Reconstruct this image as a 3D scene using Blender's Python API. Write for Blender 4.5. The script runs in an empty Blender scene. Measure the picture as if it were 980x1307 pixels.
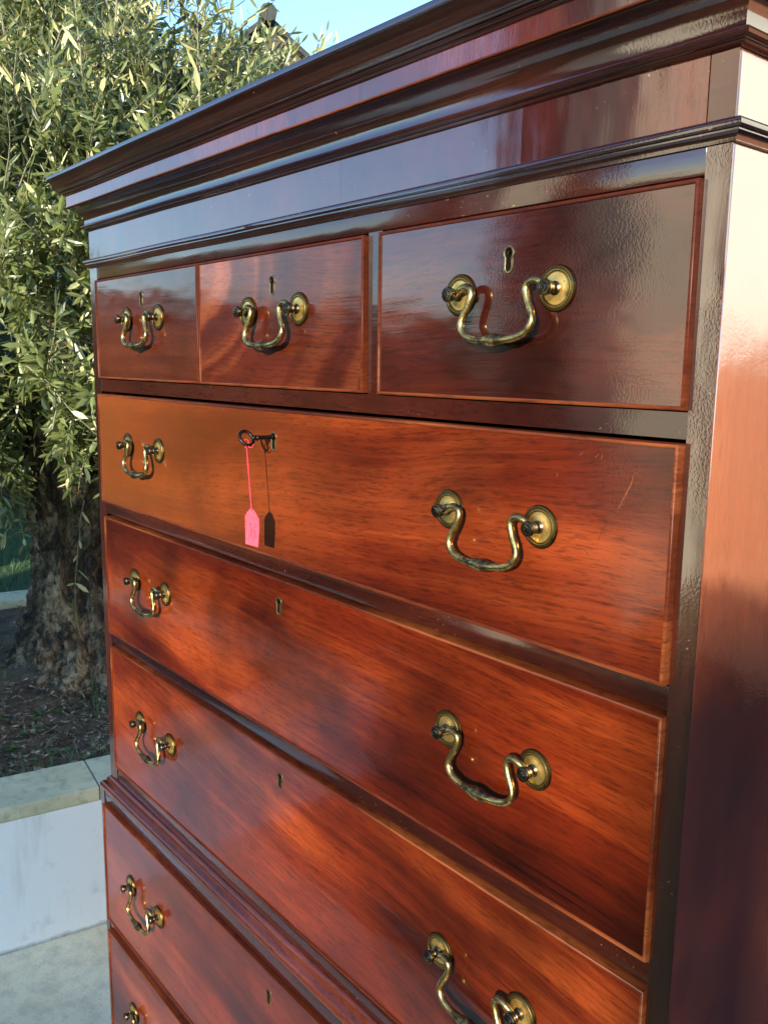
import bpy, bmesh, math, random
from mathutils import Vector, Matrix, noise
R = math.radians
random.seed(7)
scene = bpy.context.scene
C = scene.collection

# ------------------------------------------------------------------ camera
cam_d = bpy.data.cameras.new('camera'); cam = bpy.data.objects.new('camera', cam_d); C.objects.link(cam)
yaw, pitch, roll = 0.8864, -0.1679, 0.0129
fw = Vector((-math.sin(yaw)*math.cos(pitch), math.cos(yaw)*math.cos(pitch), math.sin(pitch)))
rt = Vector((math.cos(yaw), math.sin(yaw), 0)); up = rt.cross(fw)
r2 = rt*math.cos(roll) + up*math.sin(roll); u2 = -rt*math.sin(roll) + up*math.cos(roll)
m = Matrix((r2, u2, -fw)).transposed().to_4x4(); m.translation = Vector((1.2912, -0.4972, 1.4415))
cam.matrix_world = m
cam_d.sensor_fit = 'HORIZONTAL'; cam_d.sensor_width = 36; cam_d.lens = 36*1120/980
cam_d.clip_start = 0.02; cam_d.clip_end = 2000
scene.camera = cam

# ------------------------------------------------------------------ light
SUN_AZ, SUN_EL = R(29), R(13)          # azimuth measured from -Y towards +X
sdir = Vector((math.sin(SUN_AZ)*math.cos(SUN_EL), -math.cos(SUN_AZ)*math.cos(SUN_EL), math.sin(SUN_EL)))
world = bpy.data.worlds.new('World'); scene.world = world; world.use_nodes = True
wn = world.node_tree.nodes; wl = world.node_tree.links
sky = wn.new('ShaderNodeTexSky'); sky.sky_type = 'NISHITA'; sky.sun_disc = False
sky.sun_elevation = SUN_EL; sky.sun_rotation = math.atan2(sdir.x, sdir.y)
sky.air_density = 1.0; sky.dust_density = 0.0; sky.ozone_density = 3.7
bg = wn['Background']; bg.inputs[1].default_value = 0.15
wl.new(sky.outputs[0], bg.inputs[0])
sl = bpy.data.lights.new('sun', 'SUN'); sl.energy = 3.0; sl.angle = R(0.53); sl.color = (1.0, 0.91, 0.74)
so = bpy.data.objects.new('sun', sl); C.objects.link(so); so.rotation_euler = sdir.to_track_quat('Z', 'Y').to_euler()
so.location = sdir*30
vs = scene.view_settings; vs.view_transform = 'Standard'; vs.look = 'None'; vs.gamma = 1; vs.use_curve_mapping = False
vs.exposure = 1.85
scene.cycles.use_denoising = True; scene.cycles.denoising_prefilter = 'ACCURATE'; scene.cycles.denoising_input_passes = 'RGB_ALBEDO_NORMAL'
scene.cycles.max_bounces = 8; scene.cycles.diffuse_bounces = 4; scene.cycles.glossy_bounces = 4
scene.cycles.transmission_bounces = 4; scene.cycles.caustics_reflective = False; scene.cycles.caustics_refractive = False

# ------------------------------------------------------------------ helpers
def link_obj(name, mesh, mat=None, parent=None, kind=None):
    o = bpy.data.objects.new(name, mesh); C.objects.link(o)
    if mat is not None and len(mesh.materials) == 0: mesh.materials.append(mat)
    if parent is not None: o.parent = parent
    if kind: o['kind'] = kind
    return o
def mesh_from(name, v, f, sharp=35, smooth=True):
    me = bpy.data.meshes.new(name); me.from_pydata([tuple(p) for p in v], [], f); me.update()
    if smooth:
        me.polygons.foreach_set('use_smooth', [True]*len(me.polygons))
        try: me.set_sharp_from_angle(angle=R(sharp))
        except Exception: pass
    return me
def empty(name, loc, label, cat, group=None, rotz=0):
    o = bpy.data.objects.new(name, None); C.objects.link(o); o.location = loc; o.rotation_euler = (0, 0, rotz)
    o.empty_display_size = .1; tag(o, label, cat, group); return o
def tag(o, label=None, cat=None, group=None, kind=None):
    if label: o['label'] = label
    if cat: o['category'] = cat
    if group: o['group'] = group
    if kind: o['kind'] = kind
    return o
def boxvf(x0, x1, y0, y1, z0, z1, b=0.0):
    bm = bmesh.new()
    vs_ = [bm.verts.new(p) for p in ((x0,y0,z0),(x1,y0,z0),(x1,y1,z0),(x0,y1,z0),(x0,y0,z1),(x1,y0,z1),(x1,y1,z1),(x0,y1,z1))]
    for q in ((0,3,2,1),(4,5,6,7),(0,1,5,4),(1,2,6,5),(2,3,7,6),(3,0,4,7)): bm.faces.new([vs_[i] for i in q])
    if b: bmesh.ops.bevel(bm, geom=list(bm.edges), offset=b, segments=2, profile=.6, affect='EDGES')
    return bm
def bm_mesh(name, bm, smooth=True, sharp=35):
    me = bpy.data.meshes.new(name); bmesh.ops.recalc_face_normals(bm, faces=bm.faces); bm.to_mesh(me); bm.free()
    if smooth:
        me.polygons.foreach_set('use_smooth', [True]*len(me.polygons)); me.set_sharp_from_angle(angle=R(sharp))
    return me
def box(name, x0, x1, y0, y1, z0, z1, mat, parent=None, b=0.0, kind=None):
    return link_obj(name, bm_mesh(name, boxvf(x0, x1, y0, y1, z0, z1, b), smooth=b > 0, sharp=60), mat, parent, kind)
def lathe_y(prof, seg=32):
    """prof: (radius, y) list, revolved about the Y axis (pointing to -Y)"""
    v, f = [], []
    for r, y in prof:
        for k in range(seg):
            a = 2*math.pi*k/seg; v.append((r*math.cos(a), y, r*math.sin(a)))
    n = len(prof)
    for i in range(n-1):
        for k in range(seg):
            a, b = i*seg+k, i*seg+(k+1) % seg
            f.append((a, b, b+seg, a+seg))
    v.append((0, prof[-1][1], 0)); c = len(v)-1
    for k in range(seg): f.append(((n-1)*seg+k, (n-1)*seg+(k+1) % seg, c))
    return v, f
def tube(pts, rad, seg=12, cap=True):
    pts = [Vector(p) for p in pts]; n = len(pts)
    if not hasattr(rad, '__len__'): rad = [rad]*n
    v, f = [], []; t0 = (pts[1]-pts[0]).normalized()
    ref = Vector((0, 0, 1)) if abs(t0.z) < .9 else Vector((1, 0, 0))
    nrm = t0.cross(ref).normalized()
    for i in range(n):
        t = (pts[min(i+1, n-1)]-pts[max(i-1, 0)]).normalized()
        nrm = (nrm - t*nrm.dot(t)).normalized(); bn = t.cross(nrm)
        for k in range(seg):
            a = 2*math.pi*k/seg; v.append(pts[i] + (nrm*math.cos(a)+bn*math.sin(a))*rad[i])
    for i in range(n-1):
        for k in range(seg):
            a, b = i*seg+k, i*seg+(k+1) % seg; f.append((a, b, b+seg, a+seg))
    if cap:
        f.append(tuple(range(seg))[::-1]); f.append(tuple((n-1)*seg+k for k in range(seg)))
    return v, f
def catmull(pts, sub=6):
    P = [Vector(p) for p in pts]; P = [P[0]*2-P[1]] + P + [P[-1]*2-P[-2]]; out = []
    for i in range(1, len(P)-2):
        for s in range(sub):
            t = s/sub; a, b, c, d = P[i-1], P[i], P[i+1], P[i+2]
            out.append(.5*((2*b)+(-a+c)*t+(2*a-5*b+4*c-d)*t*t+(-a+3*b-3*c+d)*t**3))
    out.append(P[-2]); return out
def sweep(name, prof, x0, x1, ybase, yback, mat, parent, zoff=0.0, sharp=32):
    """a moulding of profile (d, z) run along the left, front and right sides of a case, mitred at the corners"""
    v, f = [], []
    cuts = [k/24 for k in range(1, 24)]
    path = []
    for d, z in prof:
        row = [(x0-d, yback, z), (x0-d, ybase-d, z)] + [(x0-d+(x1-x0+2*d)*c, ybase-d, z) for c in cuts] + [(x1+d, ybase-d, z), (x1+d, yback, z)]
        path.append(row)
    n = len(path[0])
    for j in range(n):                                   # split at the mitres for crisp corners
        for row in path: v.append(row[j])
    m_ = len(prof)
    for j in range(n-1):
        for i in range(m_-1): f.append((j*m_+i, (j+1)*m_+i, (j+1)*m_+i+1, j*m_+i+1))
    me = mesh_from(name, [(a+.00025*noise.noise(Vector((a*9, b*9, 1))), b+.0003*noise.noise(Vector((a*11, b*9, 5))), c+zoff+.0005*noise.noise(Vector((a*6, b*6, 9)))) for a, b, c in v], f, sharp=sharp)
    bm = bmesh.new(); bm.from_mesh(me); bmesh.ops.recalc_face_normals(bm, faces=bm.faces); bm.to_mesh(me); bm.free()
    me.set_sharp_from_angle(angle=R(sharp))
    return link_obj(name, me, mat, parent)

# ------------------------------------------------------------------ node helpers
class NT:
    def __init__(s, name):
        s.m = bpy.data.materials.new(name); s.m.use_nodes = True; s.t = s.m.node_tree; s.n = s.t.nodes; s.l = s.t.links
        s.bsdf = s.n['Principled BSDF']
    def node(s, typ, **kw):
        nd = s.n.new(typ)
        for k, v in kw.items():
            if k.startswith('i_'):
                key = k[2:]; key = int(key) if key.isdigit() else key.replace('_', ' ')
                if isinstance(v, bpy.types.NodeSocket): s.l.new(v, nd.inputs[key])
                else: nd.inputs[key].default_value = v
            else: setattr(nd, k, v)
        return nd
    def coord(s, kind='Object'): return s.node('ShaderNodeTexCoord').outputs[kind]
    def mapping(s, vec, loc=(0,0,0), rot=(0,0,0), scale=(1,1,1)):
        return s.node('ShaderNodeMapping', i_Vector=vec, i_Location=loc, i_Rotation=rot, i_Scale=scale).outputs[0]
    def noise(s, vec, scale=1, detail=4, rough=.5, dist=0):
        return s.node('ShaderNodeTexNoise', i_Vector=vec, i_Scale=scale, i_Detail=detail, i_Roughness=rough, i_Distortion=dist).outputs[0]
    def ramp(s, fac, stops, interp='LINEAR'):
        nd = s.node('ShaderNodeValToRGB', i_0=fac); cr = nd.color_ramp; cr.interpolation = interp
        while len(cr.elements) < len(stops): cr.elements.new(.5)
        for e, (p, c) in zip(cr.elements, stops):
            e.position = p; e.color = c if len(c) == 4 else (*c, 1)
        return nd.outputs[0]
    def gray(s, fac, a, b, lo=0.0, hi=1.0):
        return s.node('ShaderNodeMapRange', i_0=fac, i_1=a, i_2=b, i_3=lo, i_4=hi).outputs[0]
    def math(s, op, a, b=0.0, clamp=False):
        return s.node('ShaderNodeMath', operation=op, use_clamp=clamp, i_0=a, i_1=b).outputs[0]
    def mix(s, fac, a, b, blend='MIX'):
        nd = s.node('ShaderNodeMix', data_type='RGBA', blend_type=blend)
        for i, v in ((0, fac), (6, a), (7, b)):
            if isinstance(v, bpy.types.NodeSocket): s.l.new(v, nd.inputs[i])
            else: nd.inputs[i].default_value = v if i == 0 else (v if len(v) == 4 else (*v, 1))
        return nd.outputs[2]
    def bump(s, h, strength=.3, dist=.001, normal=None):
        nd = s.node('ShaderNodeBump', i_Strength=strength, i_Distance=dist, i_Height=h)
        if normal is not None: s.l.new(normal, nd.inputs['Normal'])
        return nd.outputs[0]
    def set(s, **kw):
        for k, v in kw.items():
            key = k.replace('_', ' ')
            if isinstance(v, bpy.types.NodeSocket): s.l.new(v, s.bsdf.inputs[key])
            elif isinstance(v, tuple) and len(v) == 3: s.bsdf.inputs[key].default_value = (*v, 1)
            else: s.bsdf.inputs[key].default_value = v
        return s.m

def wood(name, dark, mid, light, seed=0, axis='X', tilt=0.0, fig=1.0, chips=0.0, coat=1.0, rough=.30,
         stain=.45, swirl=False, cross=False, crackle=.4, wav=.20, coatrough=.05, cior=1.42, lefthaze=0.0, gb=.08):
    t = NT(name); co = t.coord()
    if axis == 'X': al, ac = 0, 2
    elif axis == 'Z': al, ac = 2, 0
    elif axis == 'S': al, ac = 2, 1          # a side panel: grain upright, seen along X
    else: al, ac = 1, 2
    def sc(a, c, o):
        s_ = [o, o, o]; s_[al] = a; s_[ac] = c; return tuple(s_)
    rot = (0, tilt, 0)
    loc = (seed*3.17, seed*1.31, seed*2.03)
    # slow warp of the whole figure
    warp = t.noise(t.mapping(co, loc=loc, scale=sc(2.0, 3.0, 2.0)), 1, 2)
    base = t.mapping(co, rot=rot)
    wv = t.node('ShaderNodeCombineXYZ')
    wz = t.math('MULTIPLY', t.math('SUBTRACT', warp, .5), .045*fig)
    t.l.new(wz, wv.inputs[2 if axis == 'X' else 0])
    if axis == 'X': pass
    vv = t.node('ShaderNodeVectorMath', operation='ADD', i_0=base, i_1=wv.outputs[0]).outputs[0]
    if swirl:
        c1 = t.mapping(vv, loc=(.21, 0, .02), rot=(0, -.5, 0), scale=(1, 1, 1.5))
        ln = t.node('ShaderNodeVectorMath', operation='LENGTH', i_0=c1).outputs['Value']
        ln = t.math('ADD', ln, t.math('MULTIPLY', t.noise(co, 9, 3), .05))
        cv = t.node('ShaderNodeCombineXYZ', i_X=ln, i_Z=t.math('MULTIPLY', t.noise(co, 5, 2), .06)).outputs[0]
        f1 = t.noise(t.mapping(cv, loc=loc, scale=(9, 1, 5)), 1, 3, .5, 1.2)
        f2 = t.noise(t.mapping(cv, loc=loc, scale=(24, 1, 20)), 1, 3, .5, .6)
    else:
        f1 = t.noise(t.mapping(vv, loc=loc, scale=sc(1.6, 9.5, 4)), 1, 3, .5, .35)
        f2 = t.noise(t.mapping(vv, loc=loc, scale=sc(2.4, 62, 20)), 1, 4, .6, .25)
    pore = t.noise(t.mapping(vv, loc=loc, scale=sc(60, 520, 120)), 1, 2, .7)
    fine = t.noise(t.mapping(vv, loc=loc, scale=sc(5, 250, 40)), 1, 4, .7)
    big = t.noise(t.mapping(co, loc=(seed*5.1, 0, seed*4.7), scale=(4.2, 4, 5.5)), 1, 3, .6)
    fac = t.math('ADD', t.math('MULTIPLY', f1, .68), t.math('ADD', t.math('MULTIPLY', f2, .12), t.math('MULTIPLY', fine, .20)))
    col = t.ramp(fac, [(.33, dark), (.49, mid), (.66, light)])
    dk = t.gray(big, .36, .64, 1-stain*1.25, 1.20)
    dkc = t.node('ShaderNodeCombineColor', i_0=dk, i_1=dk, i_2=dk).outputs[0]
    col = t.mix(1.0, col, dkc, 'MULTIPLY')
    pf = t.gray(pore, .34, .50, .60, 1.03)
    pfc = t.node('ShaderNodeCombineColor', i_0=pf, i_1=pf, i_2=pf).outputs[0]
    col = t.mix(1.0, col, pfc, 'MULTIPLY')
    col = t.mix(1.0, col, (.86, .77, .74), 'MULTIPLY')
    if cross:                                              # cross-cut veneer: thin dark joints across the grain
        vv2 = t.mapping(co, loc=loc, scale=(38, .02, .02)); st = t.noise(vv2, 1, 5, .75)
        sf = t.gray(st, .33, .40, .45, 1.0)
        col = t.mix(1.0, col, t.node('ShaderNodeCombineColor', i_0=sf, i_1=sf, i_2=sf).outputs[0], 'MULTIPLY')
    if lefthaze:  # golden reflected haze put into the colour towards the left end
        sx = t.node('ShaderNodeSeparateXYZ', i_0=co).outputs[0]
        g = t.math('MULTIPLY', t.gray(t.math('ADD', sx, t.math('MULTIPLY', t.math('SUBTRACT', warp, .5), .5)), .20, -.50, 0, 1), lefthaze)
        col = t.mix(g, col, (.21, .060, .013))
    # small pale bruises and old chips
    sp = t.noise(t.mapping(co, loc=loc, scale=(260, 260, 420)), 1, 2, .5)
    spm = t.noise(t.mapping(co, loc=loc, scale=(7, 7, 30)), 1, 2, .5)
    if chips:
        ch = t.math('MULTIPLY', t.gray(sp, .73-.04*chips, .77-.04*chips, 0, .8), t.gray(spm, .56, .64, 0, 1))
        col = t.mix(ch, col, (.22, .12, .07))
    # varnish relief: soft waviness, fine grain, craquelure
    wn_ = t.noise(t.mapping(co, loc=loc, scale=sc(9, 22, 14)), 1, 2, .5)
    ck = t.math('MULTIPLY', t.noise(t.mapping(co, loc=loc, scale=(520, 520, 520)), 1, 3, .6), t.gray(t.noise(t.mapping(co, loc=(seed*2.2, 1, seed), scale=(9, 9, 13)), 1, 3, .6), .42, .60, .1, 1.5))
    n1 = t.bump(wn_, wav, .004); n2 = t.bump(fine, gb, .0006, n1); n3 = t.bump(ck, crackle*.22, .0004, n2)
    n4 = t.bump(pore, .15, .0004, n3)
    rg = t.gray(t.noise(t.mapping(co, loc=loc, scale=(5, 5, 12)), 1, 4, .6), .3, .7, coatrough*.5, coatrough*2.4)
    return t.set(Base_Color=col, Roughness=rough, Specular_IOR_Level=.12, Coat_Weight=coat, Coat_Roughness=rg, Coat_IOR=cior,
                 Normal=n4, Coat_Normal=n3)

def brass(name, a, b, rough=.3, seed=0, spot=(.05, .035, .015), cov=.5, bmp=.3, ns=160):
    t = NT(name); co = t.coord()
    n = t.noise(t.mapping(co, loc=(seed, 0, 0)), ns, 4, .6); n2 = t.noise(t.mapping(co, loc=(seed, 3, 0)), 420, 3, .6)
    col = t.mix(t.gray(n, cov-.12, cov+.14), b, a)
    col = t.mix(t.gray(n2, .60, .68), col, spot)
    rg = t.gray(n, .3, .7, rough*1.5, rough*.75)
    return t.set(Base_Color=col, Metallic=t.gray(n2, .60, .68, 1.0, .55), Roughness=rg, Normal=t.bump(n2, bmp, .0005))

D0 = (.012, .0022, .0012)
M = {}
M['rail']  = wood('dark_mahogany_rail', (.008,.001,.0007), (.028,.0040,.0020), (.055,.010,.004), 1, chips=.7, stain=.3, cior=1.75)
M['stile'] = wood('dark_mahogany_stile', (.014,.002,.0012), (.042,.0075,.0038), (.075,.018,.009), 2, axis='Z', chips=.6, stain=.3, crackle=.7, cior=2.4, gb=.03, wav=.12)
M['side']  = wood('mahogany_side_panel', (.075,.010,.002), (.160,.028,.006), (.270,.062,.014), 3, axis='S', crackle=1.0, coatrough=.08, cior=3.4, gb=.05, rough=.35)
M['mould'] = wood('dark_mahogany_moulding', (.006,.0012,.0010), (.018,.0038,.0024), (.036,.009,.0045), 4, chips=.8, crackle=.5, stain=.3, cior=2.1)
M['fascia'] = wood('crosscut_veneer', (.050,.009,.007), (.080,.016,.011), (.115,.027,.015), 5, axis='Z', cross=True, wav=.2, cior=2.0, gb=.05)
M['frieze'] = wood('frieze_veneer', (.030,.006,.005), (.045,.010,.007), (.070,.017,.010), 6, axis='Z', cross=False, wav=.2, chips=.5, stain=.3, cior=2.2, gb=.02)
M['bead']  = wood('worn_bead', (.038,.006,.002), (.105,.022,.006), (.330,.105,.028), 7, chips=.3, stain=.35, rough=.4, coatrough=.2, coat=.12, cior=1.5)
M['s1'] = wood('plum_mahogany', (.018,.003,.002), (.052,.009,.004), (.105,.025,.008), 8, stain=.45, cior=1.6)
M['s2'] = wood('flame_mahogany', (.022,.003,.0015), (.075,.012,.004), (.200,.050,.014), 9, swirl=True, stain=.25)
M['s3'] = wood('dark_plum_mahogany', (.014,.0018,.0012), (.044,.0065,.0028), (.085,.016,.005), 10, stain=.5, cior=1.8)
M['l1'] = wood('hazed_mahogany', (.018,.0016,.0007), (.092,.0115,.003), (.230,.043,.009), 11, tilt=.06, lefthaze=.55, crackle=.6)
M['l2'] = wood('red_mahogany', (.016,.0012,.0005), (.098,.0105,.002), (.270,.048,.008), 12, tilt=-.05, stain=.5)
M['l3'] = wood('orange_mahogany', (.018,.0014,.0006), (.118,.0150,.003), (.320,.064,.012), 13, tilt=-.10, stain=.45)
M['q1'] = wood('warm_mahogany', (.032,.0035,.0015), (.110,.0150,.0035), (.240,.050,.011), 14, tilt=-.08, stain=.4)
M['q2'] = wood('striped_mahogany', (.026,.0022,.001), (.092,.010,.0025), (.250,.050,.012), 15, tilt=-.06, stain=.4)
M['inner'] = NT('drawer_gap_shade').set(Base_Color=(.012,.006,.004), Roughness=.9)  # near-black colour stands in for the shade in the drawer gaps
M['brass_plate'] = brass('brass_plate', (.92,.61,.20), (.50,.30,.085), .34, 1, cov=.42)
def patina_rim(m):
    nt = m.node_tree; b = nt.nodes['Principled BSDF']; src = b.inputs['Base Color'].links[0].from_socket
    tc = nt.nodes.new('ShaderNodeTexCoord'); mp = nt.nodes.new('ShaderNodeMapping'); mp.inputs['Scale'].default_value = (1, 0, 1)
    ln = nt.nodes.new('ShaderNodeVectorMath'); ln.operation = 'LENGTH'; cr = nt.nodes.new('ShaderNodeValToRGB')
    ml = nt.nodes.new('ShaderNodeMath'); ml.operation = 'MULTIPLY'; ml.inputs[1].default_value = 50
    nt.links.new(tc.outputs['Object'], mp.inputs[0]); nt.links.new(mp.outputs[0], ln.inputs[0]); nt.links.new(ln.outputs['Value'], ml.inputs[0]); nt.links.new(ml.outputs[0], cr.inputs[0])
    e = cr.color_ramp.elements; e[0].position = .0; e[0].color = (.75,.75,.75,1); e[1].position = 1; e[1].color = (.05,.05,.05,1)
    for p, g in ((.20, .3), (.27, 1), (.54, 1), (.58, .22), (.62, .16), (.655, .55), (.69, .14), (.74, .22), (.77, .07)):
        q = e.new(p); q.color = (g, g*.97, g*.93, 1)
    mx = nt.nodes.new('ShaderNodeMix'); mx.data_type = 'RGBA'; mx.blend_type = 'MULTIPLY'; mx.inputs[0].default_value = 1
    nt.links.new(src, mx.inputs[6]); nt.links.new(cr.outputs[0], mx.inputs[7]); nt.links.new(mx.outputs[2], b.inputs['Base Color'])
patina_rim(M['brass_plate'])
M['brass_bail'] = brass('brass_bail', (.84,.57,.20), (.085,.058,.030), .27, 2, cov=.535, bmp=.12, ns=75)
M['brass_dark'] = brass('tarnished_brass', (.20,.15,.09), (.055,.042,.030), .26, 3, cov=.55)
M['escutcheon'] = brass('escutcheon_brass', (.42,.32,.17), (.13,.10,.055), .35, 4)
M['black'] = NT('keyhole_black').set(Base_Color=(.004,.004,.004), Roughness=.7)
M['iron'] = brass('old_iron', (.055,.042,.036), (.020,.016,.014), .35, 5)

# ------------------------------------------------------------------ the chest
ZC = 1.4                                           # chest coordinates are measured from the eye level band
chest = empty('chest_on_chest', (0, 0, 0), 'tall antique mahogany chest on chest with brass swan neck handles, standing on pale paving', 'chest of drawers')
YB = 0.50
def cz(z): return z + ZC
# upper case: body behind the drawers, side panels, stiles and rails
box('upper_case_back', .004, .996, .30, YB, cz(-.610), cz(.222), M['inner'], chest)
box('side_panel', .9825, 1.0, .0006, YB-.001, cz(-.614), cz(.2236), M['side'], chest, b=.0012)
box('side_panel', 0.0, .0175, .0006, YB-.001, cz(-.614), cz(.2236), M['side'], chest, b=.0012)
box('stile', .9828, .9998, -.0008, .0004+.0001, cz(-.6142), cz(.1712), M['stile'], chest)
box('stile', .0002, .0262, -.0008, .0005, cz(-.6142), cz(.1712), M['stile'], chest)
box('rail', .0264, .9826, -.0002, .05, cz(.1553), cz(.1850), M['rail'], chest, b=.0006)
box('rail', .0264, .9826, -.0002, .05, cz(-.0035), cz(.0135), M['rail'], chest)
box('rail', .0264, .9826, -.0002, .05, cz(-.1850), cz(-.1672), M['rail'], chest, b=.0008)
box('rail', .0264, .9826, -.0002, .05, cz(-.3882), cz(-.3698), M['rail'], chest, b=.0008)
box('rail', .0264, .9826, -.0002, .05, cz(-.6142), cz(-.5903), M['rail'], chest, b=.0006)
box('drawer_divider', .6563, .6755, -.0004, .049, cz(.0136), cz(.1552), M['rail'], chest)
box('drawer_divider', .3392, .3404, .003, .049, cz(.0136), cz(.1552), M['inner'], chest)

def keyhole_outline(scale=1.0, n=8):
    r, w, h = .0040*scale, .0026*scale, .0100
    top = .0040
    pts = []
    a0 = math.asin(min(1, w/r))
    for k in range(17):                             # round head, from lower right round the top to lower left
        a = -math.pi/2 + a0 + (2*math.pi-2*a0)*k/16
        pts.append((r*math.cos(a), top + r*math.sin(a)))
    for k in range(n+1):                            # round foot
        a = math.pi + math.pi*k/n
        pts.append((w*1.08*math.cos(a), -h+.0035 + w*1.08*math.sin(a)))
    return pts
def drawer_mesh(name, x0, x1, z0, z1, yf, kx, kz, has_key=True):
    """board with a keyhole really cut through the front; local origin in the middle of the front"""
    bm = bmesh.new()
    e = .0006
    rect = [(x0+e, z0+e), (x1-e, z0+e), (x1-e, z1-e), (x0+e, z1-e)]
    ov = [bm.verts.new((x, yf, z)) for x, z in rect]
    edges = [bm.edges.new((ov[i], ov[(i+1) % 4])) for i in range(4)]
    kv = []
    if has_key:
        kv = [bm.verts.new((kx+x, yf, kz+z)) for x, z in keyhole_outline()]
        edges += [bm.edges.new((kv[i], kv[(i+1) % len(kv)])) for i in range(len(kv))]
    bmesh.ops.triangle_fill(bm, use_beauty=True, edges=edges)
    for f in list(bm.faces):                        # drop faces that fill the keyhole
        c = f.calc_center_median()
        if kv and all(v in kv for v in f.verts): bm.faces.remove(f)
    bk = [bm.verts.new((v.co.x, .045, v.co.z)) for v in ov]
    for i in range(4): bm.faces.new((ov[i], ov[(i+1) % 4], bk[(i+1) % 4], bk[i]))
    if kv:
        kb = [bm.verts.new((v.co.x, yf+.008, v.co.z)) for v in kv]
        for i in range(len(kv)): bm.faces.new((kv[i], kv[(i+1) % len(kv)], kb[(i+1) % len(kv)], kb[i]))
    return bm_mesh(name, bm, smooth=False)
def bead_mesh(x0, x1, z0, z1, yf, w=.0027, h=.0018):
    """half-round cock bead mitred round the drawer edge"""
    prof = [(0, .012), (0, -h*.45), (w*.15, -h*.85), (w*.5, -h), (w*.85, -h*.85), (w, -h*.4), (w, .002)]
    v, f = [], []
    for sx, sz, px, pz in ((1, 1, x0, z0), (-1, 1, x1, z0), (-1, -1, x1, z1), (1, -1, x0, z1)):
        for d, y in prof: v.append((px+sx*d, yf+y, pz+sz*d))
    n = len(prof)
    for c in range(4):
        for i in range(n-1):
            a, b = c*n+i, ((c+1) % 4)*n+i
            f.append((a, b, b+1, a+1))
    me = mesh_from('cock_bead', v, f, sharp=50)
    bm = bmesh.new(); bm.from_mesh(me); bmesh.ops.recalc_face_normals(bm, faces=bm.faces); bm.to_mesh(me); bm.free()
    me.set_sharp_from_angle(angle=R(50)); return me

# shared hardware meshes
v, f = lathe_y([(.0161,.0), (.0164,-.0010), (.0158,-.0019), (.0146,-.0022), (.0141,-.0016), (.0137,-.0016), (.0132,-.0024), (.0122,-.0025), (.0117,-.0017),
                (.0105,-.0016), (.0075,-.0022), (.0045,-.0030)], 40)
ME_PLATE = mesh_from('backplate', v, f, 28); ME_PLATE.materials.append(M['brass_plate'])
v, f = lathe_y([(.0048,-.0024), (.0050,-.0036), (.0036,-.0046), (.0030,-.0062), (.0031,-.0078), (.0046,-.0086), (.0049,-.0096), (.0040,-.0104), (.0039,-.0112), (.0055,-.0122),
                (.0058,-.0130), (.0059,-.0150), (.0053,-.0159), (.0041,-.0161), (.0039,-.0156), (.0034,-.0156), (.0030,-.0164), (.0020,-.0166), (.0017,-.0161), (.0013,-.0162), (.0010,-.0172)], 24)
ME_POST = mesh_from('post', v, f, 28); ME_POST.materials.append(M['brass_dark'])
half = [(-.0455,.0010,.0002), (-.0400,.0,.0036), (-.0345,.0,.0052), (-.0290,.0,.0032), (-.0276,-.0004,-.0018), (-.0300,-.0010,-.0090), (-.0343,-.0020,-.0170), (-.0358,-.0030,-.0240),
        (-.0318,-.0036,-.0304), (-.0230,-.0040,-.0342), (-.0110,-.0042,-.0356)]
full = half + [(0, -.0042, -.0359)] + [(-x, y, z) for x, y, z in reversed(half)]
cp = catmull(full, 6)
def brad(x):
    a = abs(x)
    if a < .016: return .0030 + .0024*(.5+.5*math.cos(math.pi*a/.016))
    if a > .040: return .0027
    return .0030
rad = [brad(p.x) for p in cp]
# two raised rings where the belly of the grip starts
v, f = tube(cp, rad, 14)
ME_BAIL = mesh_from('bail_handle', [(x, y, z) for x, y, z in v], f, 60); ME_BAIL.materials.append(M['brass_bail'])
ko = keyhole_outline(1.0); ki = keyhole_outline(1.0)
def offset_loop(pts, d):
    n = len(pts); out = []
    for i in range(n):
        a, b = pts[i-1], pts[(i+1) % n]; tx, tz = b[0]-a[0], b[1]-a[1]; L = math.hypot(tx, tz) or 1
        out.append((pts[i][0]+tz/L*d, pts[i][1]-tx/L*d))
    return out
def escutcheon_mesh():
    base = keyhole_outline(); loops = [(offset_loop(base, -.0001), .004), (offset_loop(base, -.0001), -.0004), (offset_loop(base, .0006), -.0008), (offset_loop(base, .0013), -.0006), (offset_loop(base, .0015), .0002)]
    v, f = [], []; n = len(base)
    for lp, y in loops:
        for x, z in lp: v.append((x, y, z))
    for j in range(len(loops)-1):
        for i in range(n): f.append((j*n+i, j*n+(i+1) % n, (j+1)*n+(i+1) % n, (j+1)*n+i))
    return mesh_from('escutcheon', v, f, 50)
ME_ESC = escutcheon_mesh(); ME_ESC.materials.append(M['escutcheon'])
ME_DARK = mesh_from('dark_backing', [(-.006,.0075,-.012), (.006,.0075,-.012), (.006,.0075,.010), (-.006,.0075,.010)], [(0,1,2,3)], smooth=False); ME_DARK.materials.append(M['black'])  # black sheet stands in for the darkness inside the lock
v, f = tube([(0,.007,.004), (0,-.001,.004)], .0011, 8); ME_PIN = mesh_from('lock_pin', v, f); ME_PIN.materials.append(M['brass_dark'])

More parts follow.
